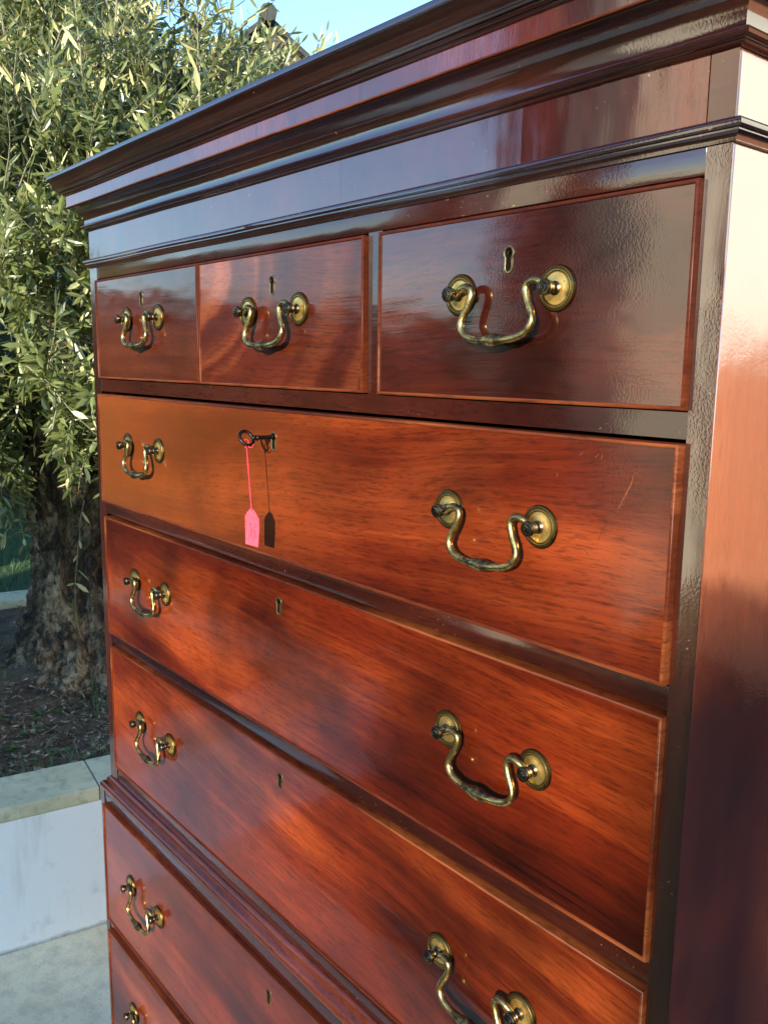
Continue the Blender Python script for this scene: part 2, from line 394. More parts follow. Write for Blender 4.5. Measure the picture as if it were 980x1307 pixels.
def sub(me, name, parent, loc, rot=(0,0,0)):
    o = bpy.data.objects.new(name, me); C.objects.link(o); o.parent = parent; o.location = loc; o.rotation_euler = rot; return o
def handle(dr, x, z, yf, span=.0485, tiltz=0.0, sw=0.0):
    for s in (-1, 1):
        sub(ME_PLATE, 'backplate', dr, (x+s*span, yf, z), (0, random.uniform(-3, 3), 0))
        sub(ME_POST, 'post', dr, (x+s*span, yf, z), (0, random.uniform(-3, 3), 0))
    sub(ME_BAIL, 'bail_handle', dr, (x, yf-.0092, z+.0002), (sw, tiltz, 0))
def drawer(x0, x1, z0, z1, prot, mat, handles, key, label=None, ybase=0.0, pin=True):
    cx, czz = (x0+x1)/2, (z0+z1)/2
    yf = -prot
    me = drawer_mesh('drawer', x0-cx, x1-cx, z0-czz, z1-czz, yf, key[0]-cx, key[1]-czz)
    d = link_obj('drawer', me, mat, chest); d.location = (cx, ybase, cz(czz))
    d['label'] = label
    d.rotation_euler = (0, random.uniform(-.0011, .0011), 0)
    b = link_obj('cock_bead', bead_mesh(x0-cx, x1-cx, z0-czz, z1-czz, yf), M['bead'], d)
    kx, kz = key[0]-cx, key[1]-czz
    sub(ME_ESC, 'escutcheon', d, (kx, yf, kz)); sub(ME_DARK, 'dark_backing', d, (kx, yf, kz))
    if pin: sub(ME_PIN, 'lock_pin', d, (kx, yf, kz))
    for hx, hz in handles:
        handle(d, hx-cx, hz-czz, yf, tiltz=random.uniform(-.03, .03), sw=random.uniform(-.05, .03))
    return d
drawer(.0275, .3382, .0150, .1532, .0040, M['s1'], [(.1829, .0953)], (.1812, .1210), 'small square top drawer on the left, one handle')
drawer(.3416, .6553, .0148, .1530, .0045, M['s2'], [(.5026, .0933)], (.5016, .1195), 'middle top drawer with swirling flame figure')
drawer(.6765, .9825, .0145, .1532, .0045, M['s3'], [(.8281, .0949)], (.8290, .1190), 'dark plum top drawer on the right')
drawer(.0275, .9822, -.1662, -.0070, .0065, M['l1'], [(.1787, -.0737), (.8238, -.0760)], (.5051, -.0400), 'upper long drawer, golden reflected haze painted at its left end, key in its lock', pin=False)
drawer(.0275, .9822, -.3690, -.1885, .0040, M['l2'], [(.1799, -.2655), (.8268, -.2663)], (.5090, -.2180), 'deep red long drawer below the one with the key')
drawer(.0285, .9822, -.5895, -.3912, .0035, M['l3'], [(.1803, -.4799), (.8231, -.4787)], (.5078, -.4212), 'lowest long drawer of the upper case')

# lower case
LY = -.0120; LX0, LX1 = -.0142, 1.0142
box('lower_case_back', LX0+.004, LX1-.004, .30, YB+.012, cz(-1.30), cz(-.640), M['inner'], chest)
box('side_panel', LX1-.020, LX1, LY+.0008, YB+.0125, cz(-1.30), cz(-.628), M['side'], chest, b=.0012)
box('side_panel', LX0, LX0+.0140, LY+.0008, YB+.0125, cz(-1.30), cz(-.628), M['side'], chest, b=.0012)
box('stile', LX0+.0002, -.0008, LY-.0006, LY+.0007, cz(-1.30), cz(-.628), M['stile'], chest)
box('stile', 1.0008, LX1-.0002, LY-.0006, LY+.0007, cz(-1.30), cz(-.628), M['stile'], chest)
for za, zb in ((-.6570, -.6290), (-.8790, -.8622), (-1.0990, -1.0830), (-1.300, -1.2860)):
    box('rail', -.0006, 1.0006, LY-.0002, LY+.05, cz(za), cz(zb), M['rail'], chest, b=.0008)
drawer(0.0, 1.0, -.8610, -.6590, .0035, M['q1'], [(.1513, -.7510), (.8487, -.7510)], (.4985, -.6924), 'top drawer of the lower case', ybase=LY)
drawer(0.0, 1.0, -1.0820, -.8810, .0035, M['q2'], [(.1430, -.9750), (.8550, -.9750)], (.4985, -.9150), 'striped second drawer of the lower case', ybase=LY)
drawer(0.0, 1.0, -1.2850, -1.1010, .0035, M['q1'], [(.1450, -1.190), (.8550, -1.190)], (.4985, -1.125), 'bottom drawer of the chest', ybase=LY)
# plinth and bracket feet
sweep('plinth_moulding', [(0,-1.298), (.004,-1.299), (.010,-1.304), (.013,-1.309), (.013,-1.322), (0,-1.322)], LX0, LX1, LY, YB+.0128, M['mould'], chest, ZC)
for sx in (0, 1):
    for sy in (0, 1):
        x = LX0-.010 if sx == 0 else LX1+.010-.14
        yy = LY-.010 if sy == 0 else YB+.012-.12
        bm = bmesh.new()
        # ogee-cut bracket: two boards meeting at the corner
        def board(pts, ax, a, b):
            vs1 = [bm.verts.new((p, a, q) if ax == 0 else (a, p, q)) for p, q in pts]; vs2 = [bm.verts.new((p, b, q) if ax == 0 else (b, p, q)) for p, q in pts]
            bm.faces.new(vs1); bm.faces.new(vs2[::-1]); n = len(pts)
            for i in range(n): bm.faces.new((vs1[i], vs1[(i+1) % n], vs2[(i+1) % n], vs2[i]))
        z0_, z1_ = 0.0, cz(-1.3222)
        cut = [(0, z0_), (.062, z0_), (.066, .020), (.082, .034), (.100, .036), (.118, .050), (.14, z1_), (0, z1_)]
        px = [(x+a, b) if sx == 0 else (x+.14-a, b) for a, b in cut]
        board(px, 0, (yy if sy == 0 else yy+.10), (yy+.02 if sy == 0 else yy+.12))
        py = [(yy+a, b) if sy == 0 else (yy+.12-a, b) for a, b in cut if True]
        xo = x if sx == 0 else x+.12
        board(py, 1, xo-.0004, xo+.0202)
        link_obj('bracket_foot', bm_mesh('bracket_foot', bm, smooth=False), M['rail'], chest)

# waist moulding, frieze, cornice
sweep('waist_moulding', [(-.016,-.6143), (.0002,-.6146), (.0022,-.6155), (.0044,-.6178), (.0056,-.6205), (.0060,-.6226), (.0066,-.6230), (.0072,-.6232), (.0078,-.6238), (.0100,-.6246), (.0124,-.6262),
      (.0139,-.6288), (.0144,-.6318), (.0138,-.6346), (.0128,-.6362), (.0100,-.6372)], 0, 1, 0, YB+.006, M['mould2'] if 'mould2' in M else M.setdefault('mould2', wood('red_mahogany_moulding', (.022,.004,.0025), (.062,.013,.007), (.115,.028,.012), 21, chips=.4)), chest, ZC)
# frieze panels (each a separate sheet of veneer, set at very slightly different angles)
def sheet(name, x0, x1, z0, z1, ya, yb, mat, back=.02):
    v = [(x0,ya,z0), (x1,yb,z0), (x1,yb,z1), (x0,ya,z1), (x0,back,z0), (x1,back,z0), (x1,back,z1), (x0,back,z1)]
    me = mesh_from(name, v, [(0,1,2,3), (5,4,7,6), (4,0,3,7), (1,5,6,2), (3,2,6,7), (4,5,1,0)], smooth=False)
    return link_obj(name, me, mat, chest)
M['frieze_red'] = wood('frieze_veneer_red', (.028,.005,.004), (.060,.011,.007), (.095,.022,.011), 31, axis='Z', wav=.25, chips=.7, stain=.5, cior=1.8, gb=.03)
sheet('frieze_panel', .0004, .0180, cz(.1840), cz(.2240), -.0003, -.0004, M['frieze'])
sheet('frieze_panel', .0184, .6138, cz(.1840), cz(.2240), -.0007, -.0007, M['frieze'])
sheet('frieze_panel', .6141, .8342, cz(.1840), cz(.2240), -.0007, -.0011, M['frieze'])
sheet('frieze_panel', .8344, .9808, cz(.1840), cz(.2240), -.0012, -.0004, M['frieze_red'])
sheet('frieze_panel', .9817, .9996, cz(.1840), cz(.2240), -.0004, -.0006, M['rail'])
sweep('frieze_moulding', [(-.002,.1846), (.0030,.1846), (.0052,.1842), (.0070,.1830), (.0078,.1813), (.0076,.1796), (.0066,.1784), (.0052,.1780), (.0052,.1770), (.0036,.1756), (.0026,.1736), (.0024,.1716), (-.002,.1712)],
      0, 1, 0, YB, M['mould'], chest, ZC)
sweep('cornice_cove', [(-.002,.2234), (.0022,.2234), (.0038,.2240), (.0046,.2252), (.0040,.2262), (.0062,.2264), (.0082,.2274), (.0090,.2290), (.0084,.2306), (.0066,.2316), (.0046,.2318), (.0043,.2335),
      (.0042,.2375), (.0048,.2415), (.0064,.2450), (.0092,.2484), (.0130,.2512), (.0172,.2532), (.0212,.2544), (.0216,.2552)], 0, 1, 0, YB, M['mould'], chest, ZC)
sweep('cornice_bead', [(.0205,.2551), (.0226,.2551), (.0238,.2557), (.0240,.2565), (.0232,.2572), (.0215,.2573)], 0, 1, 0, YB, M['bead'], chest, ZC)
sweep('cornice_fascia', [(.0200,.2571), (.0226,.2573), (.0226,.2724), (.0200,.2726)], 0, 1, 0, YB, M['fascia'], chest, ZC)
sweep('cornice_top', [(.0200,.2722), (.0244,.2722), (.0256,.2728), (.0260,.2738), (.0256,.2746), (.0285,.2747), (.0297,.2753), (.0300,.2762), (.0296,.2769), (.0322,.2771), (.0330,.2777), (.0332,.2786),
      (.0342,.2790), (.0356,.2806), (.0364,.2830), (.0370,.2856), (.0382,.2884), (.0398,.2908), (.0416,.2930), (.0424,.2944), (.0430,.2948), (.0432,.2980), (.0426,.2994), (.0414,.3000), (.0200,.3003)],
      0, 1, 0, YB, M['mould'], chest, ZC)
box('top_board', -.0195, 1.0195, -.0195, YB-.001, cz(.2900), cz(.3000), M['mould'], chest)

# ------------------------------------------------------------------ key and its tag
key = empty('key', (.5051, -.0065, cz(-.0360)), 'dark iron key with round bow, sticking out of the lock of the upper long drawer', 'key')
v, f = lathe_y([(.0022,.008), (.0022,-.0190), (.0030,-.0194), (.0030,-.0206), (.0022,-.0212), (.0022,-.0235), (.0029,-.0239), (.0026,-.0252), (.0020,-.0258)], 16)
sub(mesh_from('shaft', v, f, 40), 'shaft', key, (0,0,0)).data.materials.append(M['iron'])
ring = [(0, -.0322-.0074*math.cos(a), .0086*math.sin(a)) for a in [2*math.pi*k/40 for k in range(41)]]
v, f = tube(ring, .0017, 10, cap=False)
rr = sub(mesh_from('bow', v, f, 60), 'bow', key, (0,0,0), (0, R(-38), 0)); rr.data.materials.append(M['iron'])
M['pink'] = None
t = NT('pink_card'); co = t.coord()
M['pink'] = t.set(Base_Color=t.mix(t.gray(t.noise(co, 300, 3), .3, .7), (.86,.040,.075), (.93,.065,.100)), Roughness=.75)
M['twine'] = NT('red_cotton').set(Base_Color=(.70,.035,.06), Roughness=.9)
M['ink'] = NT('faint_ink').set(Base_Color=(.30,.02,.05), Roughness=.9)
tg = empty('key_tag', (.5062, -.0395, cz(-.0415)), 'small pink card tag hanging on red string from the key', 'tag')
st1 = [Vector((.0006*math.sin(i*1.7), .0004*math.cos(i*2.1), -.0015-.0016*i)) + Vector((.0085*i/42, 0, 0)) for i in range(43)]
v1, f1 = tube(catmull(st1[::2], 3), .00045, 6)
st2 = [Vector((.0006*math.sin(i*1.7+3.1), .0004*math.cos(i*2.1+3.1), -.0015-.0016*i)) + Vector((.0085*i/42, 0, 0)) for i in range(43)]
v2, f2 = tube(catmull(st2[::2], 3), .00045, 6)
lo = [(0, .0024*math.cos(a)-.0002, .0016+.0030*math.sin(a)) for a in [2*math.pi*k/16 for k in range(17)]]
v3, f3 = tube(lo, .00055, 6)
kn = [(-.0015,0,-.001), (.0012,-.0012,0), (.0022,.0006,-.0022), (-.0012,.0012,-.0018), (.0002,-.0016,-.0036), (.0040,-.0008,-.0022), (.0075,0,-.0034), (.0108,.0006,-.0022), (.0135,.0002,.0004)]
v4, f4 = tube(catmull(kn, 5), .00055, 6)
V, F = [], []
for a, b in ((v1,f1), (v2,f2), (v3,f3), (v4,f4)):
    o_ = len(V); V += [tuple(p) for p in a]; F += [tuple(i+o_ for i in q) for q in b]
sub(mesh_from('string', V, F, 60), 'string', tg, (0,0,0)).data.materials.append(M['twine'])
# tag card with clipped shoulders and a slight curl
outl = [(-.0094,-.0385), (.0086,-.0395), (.0098,-.0200), (.0098,-.0098), (.0052,-.0030), (.0012,0), (-.0014,0), (-.0056,-.0036), (-.0098,-.0090), (-.0100,-.0200)]
bm = bmesh.new(); vv = [bm.verts.new((x, 14*x*x+.0006*math.sin(z*160), z)) for x, z in outl]; fc = bm.faces.new(vv)
ex = bmesh.ops.extrude_face_region(bm, geom=[fc]); bmesh.ops.translate(bm, vec=(0,.00035,0), verts=[g for g in ex['geom'] if isinstance(g, bmesh.types.BMVert)])
card = sub(bm_mesh('card', bm, smooth=False), 'card', tg, (.0083, 0, -.0665), (0, R(1.5), R(16))); card.data.materials.append(M['pink'])
V, F = [], []
rnd = random.Random(3)
for row in range(2):                                         # two faint lines of illegible pen strokes running down the tag
    zz = -.0155
    while zz > -.030:
        w_ = rnd.uniform(.0006, .0018); x = -.0018+row*.0048+rnd.uniform(-.0006, .0006); k = len(V)
        a, b = (x, zz), (x+rnd.uniform(.0008, .0022), zz-w_)
        for (px, pz) in ((a[0], a[1]), (b[0], b[1]), (b[0]+.0004, b[1]+.0002), (a[0]+.0004, a[1]+.0002)): V.append((px, 14*px*px+.0006*math.sin(pz*160)-.0003, pz))
        F.append((k, k+1, k+2, k+3)); zz -= rnd.uniform(.0012, .0028)
pen = link_obj('pen_marks', mesh_from('pen_marks', V, F, smooth=False), M['ink'], card)

# ------------------------------------------------------------------ scratches on the varnish (raised, burnished lines)
def scratch(pts, w, parent, y, mat):
    V, F = [], []
    P = catmull([(x, 0, z) for x, z in pts], 6)
    for i, p in enumerate(P):
        t_ = (P[min(i+1, len(P)-1)]-P[max(i-1, 0)]).normalized(); n_ = Vector((t_.z, 0, -t_.x))
        ww = w*(.25+.75*math.sin(math.pi*min(max(i/(len(P)-1), .02), .98)))*random.uniform(.5, 1.2)
        V += [tuple(p+n_*ww+Vector((0, y, 0))), tuple(p+Vector((0, y-.00025, 0))), tuple(p-n_*ww+Vector((0, y, 0)))]
        if i: k = 3*i; F += [(k-3, k-2, k+1, k), (k-2, k-1, k+2, k+1)]
    return V, F
M['scratch'] = wood('burnished_scratch', (.09,.02,.008), (.15,.04,.016), (.24,.09,.04), 41, wav=.1, chips=0)
drs = {o['label']: o for o in bpy.data.objects if o.name.startswith('drawer') and o.get('label')}
L1 = [o for k, o in drs.items() if 'key in its lock' in k][0]
cx1, cz1 = (.0275+.9822)/2, (-.1662-.0070)/2
V, F = [], []
for pts, w in (([(.957,-.030), (.951,-.028), (.948,-.036), (.945,-.042), (.940,-.052), (.936,-.060), (.929,-.067), (.924,-.078)], .00055),
               ([(.908,-.018), (.904,-.021)], .0005), ([(.921,-.018), (.918,-.021)], .0005), ([(.924,-.018), (.923,-.022)], .0004), ([(.886,-.034), (.885,-.038)], .0005),
               ([(.912,-.060), (.910,-.065)], .0004), ([(.913,-.086), (.917,-.090)], .0004), ([(.70,-.075), (.698,-.080)], .0004)):
    a, b = scratch([(x-cx1, z-cz1) for x, z in pts], w, L1, -.0066, None)
    o_ = len(V); V += a; F += [tuple(i+o_ for i in q) for q in b]
link_obj('scratches', mesh_from('scratches', V, F, 60), M['scratch'], L1, 'stuff')

# ------------------------------------------------------------------ ground
def pnoise(x, y, s): return noise.noise(Vector((x*s, y*s, 0)))
t = NT('pale_limestone'); co = t.coord()
a = t.noise(co, 3.0, 5, .6); b = t.noise(co, 22, 5, .65); c = t.noise(co, 180, 3, .6)
col = t.ramp(a, [(.3, (.78,.60,.36)), (.55, (.92,.76,.49)), (.75, (.95,.82,.56))])
col = t.mix(t.gray(b, .36, .56, .40, 0), col, (.42,.35,.25)); col = t.mix(t.gray(c, .55, .7, 0, .35), col, (.25,.22,.17))
M['paving'] = t.set(Base_Color=col, Roughness=.75, Normal=t.bump(c, .25, .0012, t.bump(b, .3, .003)))
def sheet_xy(name, x0, x1, y0, y1, z, mat, kind='structure', n=1):
    v = [(x0+(x1-x0)*i/n, y0+(y1-y0)*j/n, z) for j in range(n+1) for i in range(n+1)]
    f = [(j*(n+1)+i, j*(n+1)+i+1, (j+1)*(n+1)+i+1, (j+1)*(n+1)+i) for j in range(n) for i in range(n)]
    return link_obj(name, mesh_from(name, v, f, smooth=False), mat, kind=kind)
t = NT('winter_grass'); co = t.coord()
a = t.noise(co, 1.2, 4, .6); b = t.noise(co, 60, 4, .7)
col = t.mix(t.gray(a, .35, .65), (.030,.085,.020), (.055,.120,.028)); col = t.mix(t.gray(b, .4, .65, 0, .6), col, (.02,.045,.012))
M['grass'] = t.set(Base_Color=col, Roughness=.85, Normal=t.bump(b, .9, .03))
sheet_xy('ground', -400, 400, -400, 400, -.012, M['grass'])
sheet_xy('patio', -4.6, 1.2, -.80, 6, 0.0, M['paving'])
t = NT('reflected_slate'); co = t.coord()
b = t.noise(co, 5, 5, .6); c = t.noise(co, 90, 3, .6)
M['slate'] = t.set(Base_Color=t.mix(t.gray(b, .35, .65), (.016,.020,.028), (.030,.035,.045)), Roughness=.9, Specular_IOR_Level=.1, Normal=t.bump(c, .4, .003))
sheet_xy('dark_reflection_floor', 1.22, 9.0, -.8, 3.42, .006, M['slate'])  # unseen dark floor, added to darken the side panel's lower reflection

# ------------------------------------------------------------------ raised planter with coping
PD = Vector((.14171, .98991, 0)); pa = math.atan2(-PD.x, PD.y)      # local +Y runs along the wall, local -X into the bed
planter = empty('raised_planter', (-.7890, .0075, 0), 'low white rendered planter wall with pale stone coping round the olive tree', 'planter', rotz=pa)
t = NT('white_render'); co = t.coord()
a = t.noise(co, 1.7, 5, .6); b = t.noise(co, 14, 5, .7); c = t.noise(co, 260, 3, .6)
col = t.mix(t.gray(a, .35, .7, 0, .5), (.93,.90,.83), (.88,.85,.77)); col = t.mix(t.gray(b, .58, .70, 0, .35), col, (.55,.52,.43)); col = t.mix(t.gray(t.noise(t.mapping(co, scale=(1, 5, .7)), 3, 5, .65), .55, .72, 0, .45), col, (.60,.58,.50))
sz = t.node('ShaderNodeSeparateXYZ', i_0=t.coord()).outputs[2]
dirt = t.math('MULTIPLY', t.gray(t.math('ADD', sz, t.math('MULTIPLY', b, .03)), .028, .012, 0, 1), .85)
col = t.mix(dirt, col, (.12,.11,.07))
M['render'] = t.set(Base_Color=col, Roughness=.85, Normal=t.bump(c, .4, .002, t.bump(b, .3, .006)))
t = NT('coping_stone'); co = t.coord()
a = t.noise(co, 4.0, 5, .6); b = t.noise(co, 26, 5, .65); c = t.noise(co, 300, 3, .6)
rx = t.node('ShaderNodeObjectInfo').outputs['Random']
col = t.ramp(a, [(.3, (.52,.48,.29)), (.55, (.74,.66,.42)), (.75, (.82,.75,.50))])
col = t.mix(t.gray(b, .50, .68, 0, .55), col, (.23,.25,.17)); col = t.mix(t.math('MULTIPLY', rx, .2), col, (.62,.60,.50))
M['coping'] = t.set(Base_Color=col, Roughness=.8, Normal=t.bump(c, .5, .0016, t.bump(b, .3, .004)))
PL0, PL1, PW = -1.35, 3.2, 2.12
box('wall_face', -.10, 0, PL0, PL1, 0, .3440, M['render'], planter)
box('wall_face', -PW, -PW+.10, PL0, PL1, 0, .3440, M['render'], planter)
box('wall_face', -PW+.1002, -.1002, PL0, PL0+.10, 0, .3440, M['render'], planter)
box('wall_face', -PW+.1002, -.1002, PL1-.10, PL1, 0, .3440, M['render'], planter)
jy = .2535
ys = [PL0-.004]
k = jy-.86*2
while k < PL1-.2:
    if k > PL0+.2: ys.append(k)
    k += .86
ys.append(PL1+.004)
for (xa, xb) in ((-.174, .0015), (-PW-.001, -PW+.174)):
    for i in range(len(ys)-1):
        box('coping_stone', xa, xb, ys[i]+.0016, ys[i+1]-.0016, .3445, .3815+random.uniform(-.0006, .0006), M['coping'], planter, b=.004)
for (ya, yb) in ((PL0-.002, PL0+.17), (PL1-.17, PL1+.002)):
    k = -PW+.176
    while k < -.18:
        e = min(k+.86, -.176); box('coping_stone', k+.0016, e-.0016, ya, yb, .3445, .3812, M['coping'], planter, b=.004); k = e
t = NT('mortar'); M['mortar'] = t.set(Base_Color=(.20,.19,.14), Roughness=.95)
for yj in ys[1:-1]:
    box('mortar_joint', -.172, -.0015, yj-.0018, yj+.0018, .3446, .3790, M['mortar'], planter)

# soil
t = NT('dark_soil'); co = t.coord()
a = t.noise(co, 7, 6, .7); b = t.noise(co, 55, 5, .7); c = t.noise(co, 240, 3, .7)
col = t.ramp(a, [(.3, (.085,.055,.032)), (.55, (.21,.145,.088)), (.75, (.34,.25,.16))]); col = t.mix(t.gray(b, .55, .75, 0, .55), col, (.27,.23,.18))
M['soil'] = t.set(Base_Color=col, Roughness=.95, Normal=t.bump(c, .9, .006, t.bump(b, 1.0, .02)))
TREE = Vector((-1.70, .58, 0))
TL = Matrix.Rotation(-pa, 4, 'Z') @ (TREE - Vector((-.7890, .0075, 0)))   # the tree in the planter's own frame
def soil_z(x, y):
    d = math.hypot(x-TL.x, y-TL.y)
    return .352 + .085*math.exp(-(d/.45)**2) + .020*noise.noise(Vector((x*6, y*6, 1))) + .012*noise.noise(Vector((x*19, y*19, 4))) + .006*noise.noise(Vector((x*50, y*50, 9)))
nx, ny = 120, 200
v = [(-.1745-(PW-.349)*i/nx, PL0+.171+(PL1-PL0-.342)*j/ny, 0) for j in range(ny+1) for i in range(nx+1)]
v = [(x, y, soil_z(x, y)) for x, y, _ in v]
f = [(j*(nx+1)+i, j*(nx+1)+i+1, (j+1)*(nx+1)+i+1, (j+1)*(nx+1)+i)[::-1] for j in range(ny) for i in range(nx)]
so_ = link_obj('soil', mesh_from('soil', v, f, 180), M['soil'], kind='structure')
PM = Matrix.Translation((-.7890, .0075, 0)) @ Matrix.Rotation(pa, 4, 'Z')
so_.matrix_world = PM
# fallen leaves, grass and weeds on the soil
def leaf_geo(V, F, p, d, n, L, W, curl=.15):
    """lanceolate leaf: base p, direction d, normal n"""
    s = d.cross(n).normalized(); n = s.cross(d).normalized()
    k = len(V)
    V += [p, p+d*L*.30+s*W*.42-n*W*.12, p+d*L*.30-n*W*.02*0+n*W*-.0, p+d*L*.30-s*W*.42-n*W*.12,
          p+d*L*.66+s*W*.46-n*(W*.12+L*curl*.4), p+d*L*.66-n*L*curl*.4, p+d*L*.66-s*W*.46-n*(W*.12+L*curl*.4), p+d*L-n*L*curl]
    # lift of the blade edges makes a shallow V section
    F += [(k, k+1, k+2), (k, k+2, k+3), (k+1, k+4, k+5, k+2), (k+2, k+5, k+6, k+3), (k+4, k+7, k+5), (k+5, k+7, k+6)]
rl = random.Random(11)
V, F = [], []
for i in range(8000):
    x = rl.uniform(-PW+.2, -.18); y = rl.uniform(PL0+.2, PL1-.2)
    if rl.random() < .5: x = rl.uniform(-.8, -.18); y = rl.uniform(-.3, 1.2)
    a = rl.uniform(0, 6.283); d = Vector((math.cos(a), math.sin(a), rl.uniform(-.15, .35))).normalized()
    leaf_geo(V, F, Vector((x, y, soil_z(x, y)+.004)), d, Vector((rl.uniform(-.4, .4), rl.uniform(-.4, .4), 1)).normalized(), rl.uniform(.02, .055), rl.uniform(.003, .010), rl.uniform(-.2, .2))
t = NT('leaf_litter'); co = t.coord(); n_ = t.noise(co, 45, 3, .6)
M['litter'] = t.set(Base_Color=t.ramp(n_, [(.35, (.030,.020,.012)), (.48, (.12,.080,.045)), (.58, (.30,.22,.14)), (.68, (.55,.46,.33))], 'LINEAR'), Roughness=.8)
lt = link_obj('leaf_litter', mesh_from('leaf_litter', V, F, smooth=False), M['litter']); lt.matrix_world = PM
tag(lt, 'dry olive leaves and twigs lying on the dark soil', 'leaf litter', kind='stuff')
V, F = [], []
def patch(x, y): return noise.noise(Vector((x*3.4+3, y*3.4+1, 2)))
cnt = 0
while cnt < 5200:
    x = rl.uniform(-.75, -.178) if rl.random() < .75 else rl.uniform(-PW+.2, -.2); y = rl.uniform(-.6, 1.6)
    edge = math.exp(-((x+.19)/.09)**2)
    if patch(x, y)+.55*edge < rl.uniform(.15, .75): cnt += .2; continue
    cnt += 1
    h = rl.uniform(.012, .045); a = rl.uniform(0, 6.283); ln = rl.uniform(.2, 1.1); w = rl.uniform(.0008, .0020)
    p = Vector((x, y, soil_z(x, y)-.002)); o1 = Vector((math.cos(a), math.sin(a), 0)); s = Vector((-o1.y, o1.x, 0))
    k = len(V); V += [p-s*w, p+s*w, p+o1*h*ln*.35+Vector((0,0,h*.7))+s*w*.8, p+o1*h*ln*.35+Vector((0,0,h*.7))-s*w*.8, p+o1*h*ln+Vector((0,0,h))]
    F += [(k, k+1, k+2, k+3), (k+3, k+2, k+4)]
for i in range(420):                                           # small broad weeds
    x = rl.uniform(-.62, -.19); y = rl.uniform(-.5, 1.2)
    if patch(x+2, y) < .1: continue
    p = Vector((x, y, soil_z(x, y)+.003))
    for q in range(6):
        a = rl.uniform(0, 6.283); leaf_geo(V, F, p, Vector((math.cos(a), math.sin(a), rl.uniform(.2, .9))).normalized(), Vector((0,0,1)), rl.uniform(.010, .022), rl.uniform(.006, .011), .2)
t = NT('weed_green'); n_ = t.noise(t.coord(), 30, 3, .6)
M['weed'] = t.set(Base_Color=t.ramp(n_, [(.3, (.035,.075,.018)), (.6, (.075,.14,.035)), (.75, (.16,.17,.06))]), Roughness=.6)
gw = link_obj('grass_tufts', mesh_from('grass_tufts', V, F, smooth=False), M['weed']); gw.matrix_world = PM
tag(gw, 'short grass and weeds growing in the planter soil', 'grass', kind='stuff')

# ------------------------------------------------------------------ olive tree
tree = empty('olive_tree', (TREE.x, TREE.y, .36), 'old olive tree with gnarled trunk and silvery green crown in the raised planter', 'tree')
rt_ = random.Random(5)
t = NT('olive_bark'); co = t.coord()
a = t.noise(t.mapping(co, scale=(1,1,.45)), 9, 6, .7, 1.0); b = t.noise(t.mapping(co, scale=(1,1,.5)), 42, 5, .7, .5); c = t.noise(co, 180, 4, .7)
col = t.ramp(a, [(.38, (.030,.021,.013)), (.49, (.24,.16,.085)), (.60, (.62,.45,.26))])  # strong dark-to-light bark contrast stands in for relief lost in flat shade
col = t.mix(t.gray(b, .40, .56, .9, 0), col, (.020,.015,.010)); col = t.mix(t.gray(c, .58, .72, 0, .6), col, (.42,.39,.28)); 
M['bark'] = t.set(Base_Color=col, Roughness=.9, Normal=t.bump(c, .8, .008, t.bump(b, 1.0, .03)))
def trunk_mesh():
    nh, ns = 150, 144; V, F = [], []
    H = 1.05
    for i in range(nh+1):
        h = i/nh; z = -.12 + H*h
        flare = .21*math.exp(-(max(z+.02, 0)/.20)) + .155 + .030*math.cos((z-.75)*4)
        cx = -.04*math.sin(z*3.2)+.02; cy = .03*math.sin(z*2.3)
        for k in range(ns):
            th = 2*math.pi*k/ns
            tw = th + .8*z
            lobe = .13*math.cos(2*tw+.2) + .12*math.cos(3*tw+1.0) + .07*math.cos(5*tw+2.4) + .05*math.cos(8*tw-.4+3*z)
            # deep hollow facing the camera side
            ca = math.atan2(-1.0, 3.0); dd = math.atan2(math.sin(th-ca-.05+.5*z), math.cos(th-ca-.05+.5*z))
            hollow = -.42*math.exp(-(dd/.17)**2)*math.exp(-((z-.30)/.26)**2)
            q = Vector((math.cos(th)*1.2, math.sin(th)*1.2, z*2.2))
            nz = .18*noise.fractal(q*2.2, .8, 2.1, 5) + .16*abs(noise.noise(q*5)) + .12*noise.noise(q*10) + .07*noise.noise(q*22) + .03*noise.noise(q*44)
            if z > .55: lobe *= 1+.6*(z-.55)
            r = flare*(1+lobe+hollow+nz)
            V.append((cx+r*math.cos(th), cy+r*math.sin(th), z))
    for i in range(nh):
        for k in range(ns):
            a, b = i*ns+k, i*ns+(k+1) % ns; F.append((a, b, b+ns, a+ns))
    F.append(tuple(nh*ns+k for k in range(ns)))
    return mesh_from('trunk', V, F, 180)
link_obj('trunk', trunk_mesh(), M['bark'], tree)
CC = Vector((-.02, .05, 1.33)); CR = Vector((1.22, 1.30, 1.12))      # crown centre (tree frame) and radii
limbs = []
for k in range(8):
    a = k*2*math.pi/8+.3; el = R(rt_.uniform(38, 75)); L = rt_.uniform(.9, 1.35)
    p0 = Vector((.06*math.cos(a), .06*math.sin(a), .80)); d = Vector((math.cos(a)*math.cos(el), math.sin(a)*math.cos(el), math.sin(el)))
    pts = [p0]
    for j in range(1, 7):
        pts.append(p0 + d*L*j/6 + Vector((rt_.uniform(-.05, .05), rt_.uniform(-.05, .05), .10*(j/6)**2*L)))
    pts = catmull(pts, 4); n = len(pts); limbs.append(pts)
    v, f = tube(pts, [.062*(1-i/(n-1))+.010 for i in range(n)], 9); link_obj('branch', mesh_from('branch', v, f, 180), M['bark'], tree)
LV, LF = [], []          # bulk foliage
TV, TF = [], []          # twigs
near = []                # the leaves that show largest
camp = Vector((1.2912, -.4972, 1.4415)) - Vector((TREE.x, TREE.y, .36))
def add_tube(pts, r0, r1):
    n = len(pts); v, f = tube(pts, [r0+(r1-r0)*i/(n-1) for i in range(n)], 4, cap=False); o_ = len(TV); TV.extend(v); TF.extend(tuple(i+o_ for i in q) for q in f)
leafparams = []
